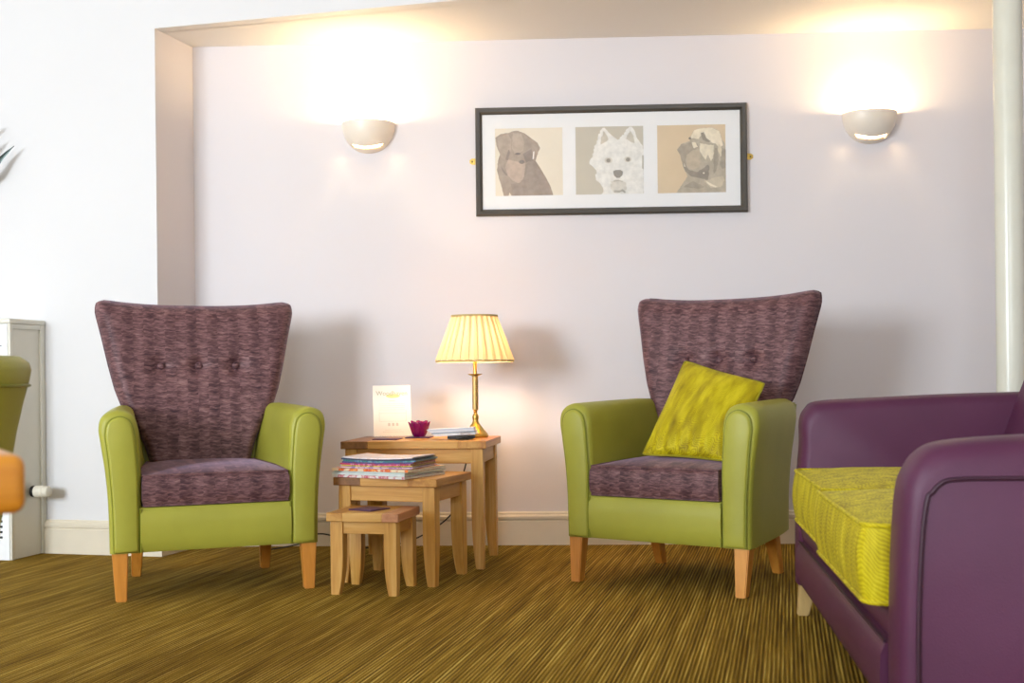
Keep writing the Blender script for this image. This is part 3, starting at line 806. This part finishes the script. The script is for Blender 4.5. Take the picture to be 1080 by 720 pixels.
# petal bowl
t = NT('magenta_glass'); M_mag = t.set(s2l((158, 12, 104)), .12, Transmission_Weight=.35, IOR=1.45)
bowl = thing('petal_bowl', 'magenta petal shaped glass tealight bowl on the large oak table', 'bowl', (-.362, 4.565, .4748))
def petal_ring(r0, r1, z0, z1, ph0, n, wsp):
    bm = bmesh.new()
    for k in range(n):
        a0 = ph0+2*pi*k/n; G = []
        for j in range(7):
            v = j/6; row = []
            for i in range(7):
                u = i/6*2-1
                hw = wsp*(1-.0*v)*(1-max(0, v-.62)**1.5*2.6)
                r = r0+(r1-r0)*v**.75+.003*(1-u*u)
                a = a0+u*max(.02, hw)
                row.append(bm.verts.new((r*cos(a), r*sin(a), z0+(z1-z0)*v)))
            G.append(row)
        for j in range(6):
            for i in range(6): bm.faces.new((G[j][i], G[j][i+1], G[j+1][i+1], G[j+1][i]))
    o = obj('petals', bm, M_mag, bowl, smooth=60)
    m = o.modifiers.new('thick', 'SOLIDIFY'); m.thickness = .002
petal_ring(.020, .041, .002, .058, .2, 6, .56); petal_ring(.018, .034, .002, .062, .72, 6, .5)
bm = bmesh.new(); lathe(bm, [(.001, .0002), (.022, .0002), (.026, .010), (.030, .026), (.027, .026), (.022, .010), (.001, .006)], 28); obj('cup', bm, M_mag, bowl)

# notice card in clear stand
M_paper = plain('ivory_paper', (246, 240, 228), .8, .01)
t = NT('clear_acrylic'); M_acr = t.set((1, 1, 1, 1), .03, Transmission_Weight=1., IOR=1.3, Specular_IOR_Level=.3)
cw, chh = .150, .205
card = thing('notice_card', 'ivory printed notice card standing in a clear holder on oak table', 'card', (-.472, 4.636, .4706), .24)
def tilt(bm, ang=-.13):
    bmesh.ops.rotate(bm, verts=bm.verts, cent=(0, 0, 0), matrix=Matrix.Rotation(ang, 3, 'X')); return bm
bm = bmesh.new(); box(bm, -cw/2, cw/2, 0, .0008, .004, chh); obj('paper_sheet', tilt(bm), M_paper, card, smooth=None)
bm = bmesh.new(); box(bm, -cw/2-.006, cw/2+.001, .0011, .0028, .0005, chh+.004); obj('clear_back', tilt(bm), M_acr, card, smooth=None)
bm = bmesh.new(); box(bm, -cw/2, cw/2, .002, .055, .0003, .002); obj('clear_foot', bm, M_acr, card, smooth=None)
def text(body, size, z, mat, x=0, name='printed_heading', ext=.0001):
    cu = bpy.data.curves.new('txt', 'FONT'); cu.body = body; cu.size = size; cu.align_x = 'CENTER'; cu.align_y = 'CENTER'
    to = bpy.data.objects.new('txt', cu); C.objects.link(to); bpy.context.view_layer.update()
    me = bpy.data.meshes.new_from_object(to.evaluated_get(bpy.context.evaluated_depsgraph_get())); bpy.data.objects.remove(to)
    me.transform(Matrix.Rotation(pi/2, 4, 'X')); me.transform(Matrix.Translation((x, -.0006, z))); me.transform(Matrix.Rotation(-.13, 4, 'X'))
    return link(name, me, mat, card)
M_inkg = plain('grey_olive_ink', (176, 176, 148), .8); M_inkl = plain('pale_grey_ink', (212, 204, 192), .8); M_leafink = plain('green_ink', (208, 216, 150), .8)
text('Woodhaven', .025, .173, M_inkg)
bm = bmesh.new()
V = [bm.verts.new((.004+.028*cos(2*pi*k/20), -.0004, .163+.008*sin(2*pi*k/20))) for k in range(20)]; bm.faces.new(V)
obj('green_emblem', tilt(bm), M_leafink, card, smooth=None)
bm = bmesh.new()
def rule(x0, x1, z, hh=.0010): box(bm, x0, x1, -.0005, 0, z, z+hh)
rule(-.012, .012, .143, .002)
for z in (.131, .124, .116, .108): rule(-.052, .05, z)
rule(-.052, -.051, .062, .046); rule(.055, .056, .062, .046); rule(-.052, .056, .062); rule(-.052, .056, .094)
for x in (-.018, -.002, .014): rule(x, x+.009, .044, .012)
rule(-.03, .035, .028); rule(-.04, .045, .02)
obj('printed_lines', tilt(bm), M_inkl, card, smooth=None)

# leaflets in a clear tray in front of the lamp
tray = thing('leaflet_tray', 'clear tray holding white leaflets beside the lamp base', 'tray', (-.188, 4.418, .4706), -.10)
bm = bmesh.new(); box(bm, -.012, .03, -.040, .035, 0, .002); box(bm, -.016, .030, -.056, -.0545, 0, .036); box(bm, -.016, .030, -.056, -.040, 0, .002)
obj('clear_holder', bm, M_acr, tray, smooth=None)
LC = [(224, 226, 232), (232, 230, 228), (150, 162, 178), (236, 236, 238), (216, 218, 226), (206, 210, 220)]
for k in range(6):
    bm = bmesh.new(); box(bm, -.10, .055+.004*k, -.038, .036, 0, .0040, .0006, 1)
    o = obj('leaflet', bm, plain('leaflet_paper', LC[k], .45, .06, 40))
    o.location = Vector((-.188-.006*k, 4.418+.002*k,     .4732+.0142+.0043*k)); o.rotation_euler = (0, -.045, -.10+.02*((k*5) % 3)-.03)
    tag(o, ['white leaflet at the bottom of the pile beside the lamp', 'second white leaflet from the bottom of the pile by the lamp', 'blue grey leaflet within the pile beside the lamp base', 'white leaflet just under the two topmost ones beside the lamp', 'pale leaflet second from the top beside the lamp', 'pale blue grey leaflet on top of the pile beside the lamp'][k], 'leaflet', 'leaflets in the clear tray')
bm = bmesh.new(); box(bm, -.055, .045, -.025, .025, .002, .0143, .003, 2); obj('dark_clip_block', bm, M_black, tray)

# magazines
def magazine(p, rz, L, W, T, cover, spine_col, page=(228, 222, 206), curl=0., label='', mottled=None, lift=0.):
    """closed magazine: a block of pages with a thin wrapping cover, edges gently curled"""
    n = 14
    def zc(u): return curl*abs(u)**2.2
    root = bpy.data.objects.new('magazine', None)
    bm = bmesh.new(); rings = []
    for i in range(n+1):
        x = -L/2+.002+(L-.004)*i/n; u = 2*i/n-1
        rings.append([(x, -W/2+.002, .0006+zc(u)), (x, W/2-.001, .0006+zc(u)), (x, W/2-.001, T-.0006+zc(u)), (x, -W/2+.002, T-.0006+zc(u))])
    loft(bm, rings); o = obj('magazine', bm, plain('magazine_pages', page, .7, .08, 120), smooth=30)
    bm = bmesh.new(); rings = []
    for i in range(n+1):
        x = -L/2+L*i/n; u = 2*i/n-1; t_ = .0005
        rings.append([(x, W/2, zc(u)), (x, -W/2, zc(u)), (x, -W/2, T+zc(u)), (x, W/2, T+zc(u)), (x, W/2, T-t_+zc(u)), (x, -W/2+t_, T-t_+zc(u)), (x, -W/2+t_, t_+zc(u)), (x, W/2, t_+zc(u))])
    loft(bm, rings)
    if mottled:
        tt = NT('printed_cover'); v = tt.coord(); f = tt.noise(v, 34, 2, .5)
        cm = tt.set(tt.ramp(f, [(.42, s2l(cover)), (.50, s2l(mottled[0])), (.58, s2l(mottled[1])), (.66, s2l(cover))]), .35)
    else: cm = plain('glossy_cover', cover, .3, .12, 25)
    obj('cover', bm, cm, o, smooth=30)
    bpy.data.objects.remove(root)
    o.location = p; o.rotation_euler = (0, 0, rz); return tag(o, label, 'magazine', 'magazines piled on the middle table')
zz = .3646; MG = 'magazines piled on the middle table'
base = Vector((-.428, 4.082, 0)); rz0 = -.50
specs = [  # T, L, W, dx, dy, drz, cover, mottle, page, curl
    (.0085, .304, .250, .0, .010, .0, (232, 226, 222), ((196, 70, 96), (230, 200, 196)), (216, 208, 186), .0, 'thick white and pink floral magazine at the very bottom of the pile'),
    (.0060, .300, .248, -.004, .012, .01, (220, 226, 224), None, (216, 208, 186), .0, 'plain white magazine second from the bottom of the pile'),
    (.0055, .302, .246, .002, .010, -.01, (206, 220, 218), None, (214, 206, 184), .0, 'pale grey green magazine third from the bottom of the pile'),
    (.0085, .308, .252, -.004, .010, .0, (236, 214, 180), ((214, 70, 40), (240, 150, 60)), (222, 214, 190), .0005, 'cream magazine with orange red floral cover jutting out of the pile'),
    (.0040, .275, .205, .000, .008, .12, (226, 190, 200), ((150, 120, 190), (236, 200, 210)), (216, 200, 190), .0015, 'thin pink and lilac magazine resting on the orange floral one'),
    (.0042, .268, .200, .000, .012, .16, (204, 168, 60), ((120, 70, 30), (230, 210, 90)), (206, 186, 130), .003, 'yellow and brown magazine above the pink lilac one'),
    (.0045, .270, .200, -.002, .010, .14, (208, 60, 110), ((240, 150, 190), (150, 40, 70)), (200, 170, 130), .003, 'bright pink magazine in the middle of the upper pile'),
    (.0045, .268, .200, -.004, .014, .19, (88, 62, 130), ((140, 40, 80), (60, 60, 120)), (196, 160, 100), .0035, 'purple magazine under the teal one in the pile'),
    (.0050, .270, .202, .002, .010, .16, (40, 110, 112), ((60, 90, 150), (110, 160, 170)), (150, 160, 160), .004, 'teal magazine third from the top of the pile'),
    (.0042, .272, .200, .0, .013, .17, (26, 34, 66), None, (120, 120, 120), .0045, 'dark navy magazine second from the top of the pile'),
    (.0030, .262, .196, -.004, .015, .18, (242, 230, 232), ((250, 240, 240), (240, 206, 190)), (236, 226, 220), .005, 'white and pale pink magazine on top of the pile')]
rj = random.Random(4)
for (T_, L_, W_, dx, dy, dr, cov, mot, page, cu, lab) in specs:
    dr += rj.uniform(-.035, .035); dx += rj.uniform(-.004, .004)
    magazine(Vector((base.x+dx, base.y+dy, zz)), rz0+dr, L_, W_, T_, cov, cov, page, cu, lab, mot)
    zz += T_+.0007

# ------------------------------------------------------------------ purple sofa
SOF = (.829, 3.490, math.atan2(-.9925, -.1224))
sofa = thing('sofa', 'large purple leather look two seat sofa in the right foreground', 'sofa', (SOF[0], SOF[1], 0), SOF[2])
WS = 1.545; AW = .140
def sofa_arm(x0, x1, outs, dz):
    """x0 < x1; outs = +1 when the outer face is at x1"""
    out = [(.0, .096), (.001, .25), (.006, .40), (.014, .50), (.026, .552+dz*.6), (.046, .588+dz), (.085, .606+dz), (.20, .616+dz), (.45, .626+dz), (.76, .632+dz)]
    if outs < 0: out[4:7] = [(.015, .565), (.030, .600), (.065, .622)]
    top = catmull([(a, b, 0) for a, b in out], 4)
    bm = bmesh.new(); rings = []
    # cross-sections across the arm width: rounded over the crest
    K = [(0, .030), (.06, .012), (.16, .004), (.32, .0), (.68, .0), (.84, .004), (.94, .012), (1, .030)]
    for k, drop in K:
        x = x0+(x1-x0)*k
        ring = [(x, p.x+drop*.8, p.y-(drop if p.y > .5 else drop*max(0, (p.y-.3)/.2))) for p in top]
        ring += [(x, .82-drop*.5, .60+dz-drop), (x, .82-drop*.5, .096)]
        rings.append(ring)
    loft(bm, rings); arm = obj('arm', bm, M_purple, sofa, smooth=45)
    xo = x1+.0005 if outs > 0 else x0-.0005
    pp = catmull([(.030, .10, 0), (.031, .28, 0), (.038, .42, 0), (.047, .490, 0), (.055, .518+dz*.7, 0), (.064, .536+dz, 0), (.078, .545+dz, 0), (.105, .548+dz, 0), (.16, .549+dz, 0), (.45, .551+dz, 0), (.78, .553+dz, 0)], 5)
    bm = bmesh.new(); tube(bm, [(xo, p.x, p.y) for p in pp], .0042, 8); obj('piping', bm, M_purpipe, arm)
    xf = x0+.012 if outs > 0 else x1-.012
    return arm
sofa_arm(0, AW, -1, .014); sofa_arm(WS-AW, WS, 1, -.024)
X0, X1 = AW-.002, WS-AW+.002
def rail(name, prof):
    bm = bmesh.new(); loft(bm, [[(x, y, z) for y, z in prof] for x in [X0+(X1-X0)*i/10 for i in range(11)]]); return obj(name, bm, M_purple, sofa, smooth=50)
rail('lower_front_panel', [(.05, .098), (.012, .098), (.002, .106), (-.006, .13), (-.008, .165), (-.006, .20), (.002, .219), (.012, .225), (.05, .225)])
rail('seat_rail', [(.10, .2255), (.016, .2255), (.010, .232), (.008, .25), (.010, .274), (.018, .281), (.10, .284), (.72, .284), (.72, .12), (.10, .12)])
bm = bmesh.new(); tube(bm, [(x, .0015, .2235) for x in (X0, (X0+X1)/2, X1)], .003, 6); obj('seam_piping', bm, M_purpipe, sofa)
def sofa_cushion(x0, x1, y0, y1, z0, z1, dzn, mat=M_yel):
    nx, ny, nz = 26, 24, 8; bm = bmesh.new(); g = {}
    def P(u, v, k):
        rr = .030
        su = math.copysign(1-(1-abs(u))**1.0, u)
        x = (x0+x1)/2+(x1-x0)/2*u; y = (y0+y1)/2+(y1-y0)/2*v
        # rounded plan corners
        hx, hy = (x1-x0)/2, (y1-y0)/2; dx = abs(x-(x0+x1)/2)-(hx-rr); dy = abs(y-(y0+y1)/2)-(hy-rr)
        if dx > 0 and dy > 0:
            L = math.hypot(dx, dy)
            m = max(dx, dy)
            if L > 1e-6:
                x = (x0+x1)/2+math.copysign(hx-rr+dx*m/L, u); y = (y0+y1)/2+math.copysign(hy-rr+dy*m/L, v)
        z = (z0+z1)/2+(z1-z0)/2*k
        if k > 0: z += k*.020*(1-u**4)*(1-v**4)
        bulge = .010*(1-k*k)
        if v <= -.999: y -= bulge
        if v >= .999: y += bulge
        if u <= -.999: x -= bulge*.4
        if u >= .999: x += bulge*.4
        return Vector((x, y, z))
    def gv(i, j, k):
        if (i, j, k) not in g: g[(i, j, k)] = bm.verts.new(P(2*i/nx-1, 2*j/ny-1, 2*k/nz-1))
        return g[(i, j, k)]
    for i in range(nx):
        for j in range(ny):
            for k in (0, nz): bm.faces.new((gv(i, j, k), gv(i+1, j, k), gv(i+1, j+1, k), gv(i, j+1, k)))
    for k in range(nz):
        for i in range(nx):
            for j in (0, ny): bm.faces.new((gv(i, j, k), gv(i+1, j, k), gv(i+1, j, k+1), gv(i, j, k+1)))
        for j in range(ny):
            for i in (0, nx): bm.faces.new((gv(i, j, k), gv(i, j+1, k), gv(i, j+1, k+1), gv(i, j, k+1)))
    c = obj('seat_cushion', bm, mat, sofa, smooth=60)
    c['label'] = 'yellow chenille seat cushion'
    for k in (-1, 1):
        E = [P(2*i/nx-1, -1, k) for i in range(nx)]+[P(1, 2*j/ny-1, k) for j in range(ny)]+[P(1-2*i/nx, 1, k) for i in range(nx)]+[P(-1, 1-2*j/ny, k) for j in range(ny)]
        bm = bmesh.new(); tube(bm, E, .0050, 8, closed=True); obj('piping', bm, mat, c)
    return c
XM = (AW+WS-AW)/2-.02
sofa_cushion(AW+.003, XM-.006, -.010, .525, .290, .428, 0)
sofa_cushion(XM+.006, WS-AW-.003, -.030, .525, .290, .428, 0)
# back: leaning upholstered back
bm = bmesh.new(); rings = []
for i in range(13):
    x = X0-.0+(X1-X0)*i/12
    rings.append([(x, y, z) for y, z in ((.52, .285), (.536, .45), (.590, .60), (.628, .70), (.650, .748), (.69, .768), (.745, .762), (.79, .735), (.815, .60), (.818, .10), (.70, .10))])
loft(bm, rings); obj('backrest', bm, M_purple, sofa, smooth=50)
for x, y in ((.070, .036), (WS-.070, .036), (.085, .765), (WS-.085, .765)):
    obj('leg', taper_leg(x, y, .052, .052, .110, x-.004, y-(.018 if y < .4 else -.004), .032, .032), M_palewood, sofa)

# ------------------------------------------------------------------ foreground, left edge: table corner and a tub chair behind it
tb = thing('side_table', 'blurred orange wood table corner at the left edge in the foreground', 'table', (-.476-.25*.866-.25*.5, 1.15-.25*.5+.25*.866, 0), radians(30))
bm = bmesh.new(); box(bm, -.25, .25, -.25, .25, .572, .630, .012, 4); obj('tabletop', bm, M_orange, tb)
for sx in (-1, 1):
    for sy in (-1, 1):
        obj('leg', taper_leg(sx*.13-.06, sy*.14, .05, .05, .574, sx*.13-.06, sy*.14, .035, .035), M_orange, tb)
tc = thing('tub_chair', 'blurred green tub chair at the left edge behind the orange wood table', 'chair', (-1.262, 2.2, 0), .10)
# back shell: curved plan, flared and rolled at the top
bm = bmesh.new(); rings = []
K = [(.30, .265, 0), (.42, .272, .0), (.52, .290, .0), (.60, .303, .0), (.66, .316, .0), (.70, .327, 0), (.725, .332, 0), (.740, .328, 0)]
nph = 28
def shell(r, z, th_in=0): return [((r-th_in)*cos(a)*1.0, .02-(0)+(r-th_in)*sin(a)*.95, z) for a in [radians(-28)+radians(236)*i/nph for i in range(nph+1)]]
for z, r, _ in K: rings.append(shell(r, z))
rings.append(shell(.312, .752)); rings.append(shell(.290, .752)); rings.append(shell(.270, .738)); rings.append(shell(.252, .66)); rings.append(shell(.235, .45)); rings.append(shell(.23, .30))
loft(bm, rings, cap=False, closed=False)
# close the two free ends and underside
bm.verts.ensure_lookup_table(); nv = nph+1; m = len(rings)
for idx in (0, nph): bm.faces.new([bm.verts[k*nv+idx] for k in range(m)])
for i in range(nph): bm.faces.new((bm.verts[i], bm.verts[i+1], bm.verts[(m-1)*nv+i+1], bm.verts[(m-1)*nv+i]))
shl = obj('back_shell', bm, M_green, tc, smooth=50)
bm = bmesh.new(); tube(bm, [(p[0]*1.003, p[1], p[2]) for p in shell(.3275, .695)], .003, 6); obj('piping', bm, M_greenpipe, shl)
bm = bmesh.new(); lathe(bm, [(.001, .30), (.225, .30), (.235, .315), (.24, .40), (.235, .435), (.20, .455), (.001, .462)], 36); obj('seat_pad', bm, M_green, tc, smooth=50)
for sx in (-1, 1):
    for sy in (-1, 1): obj('leg', taper_leg(sx*.15, sy*.15, .04, .04, .302, sx*.17, sy*.17, .028, .028), M_beech, tc)
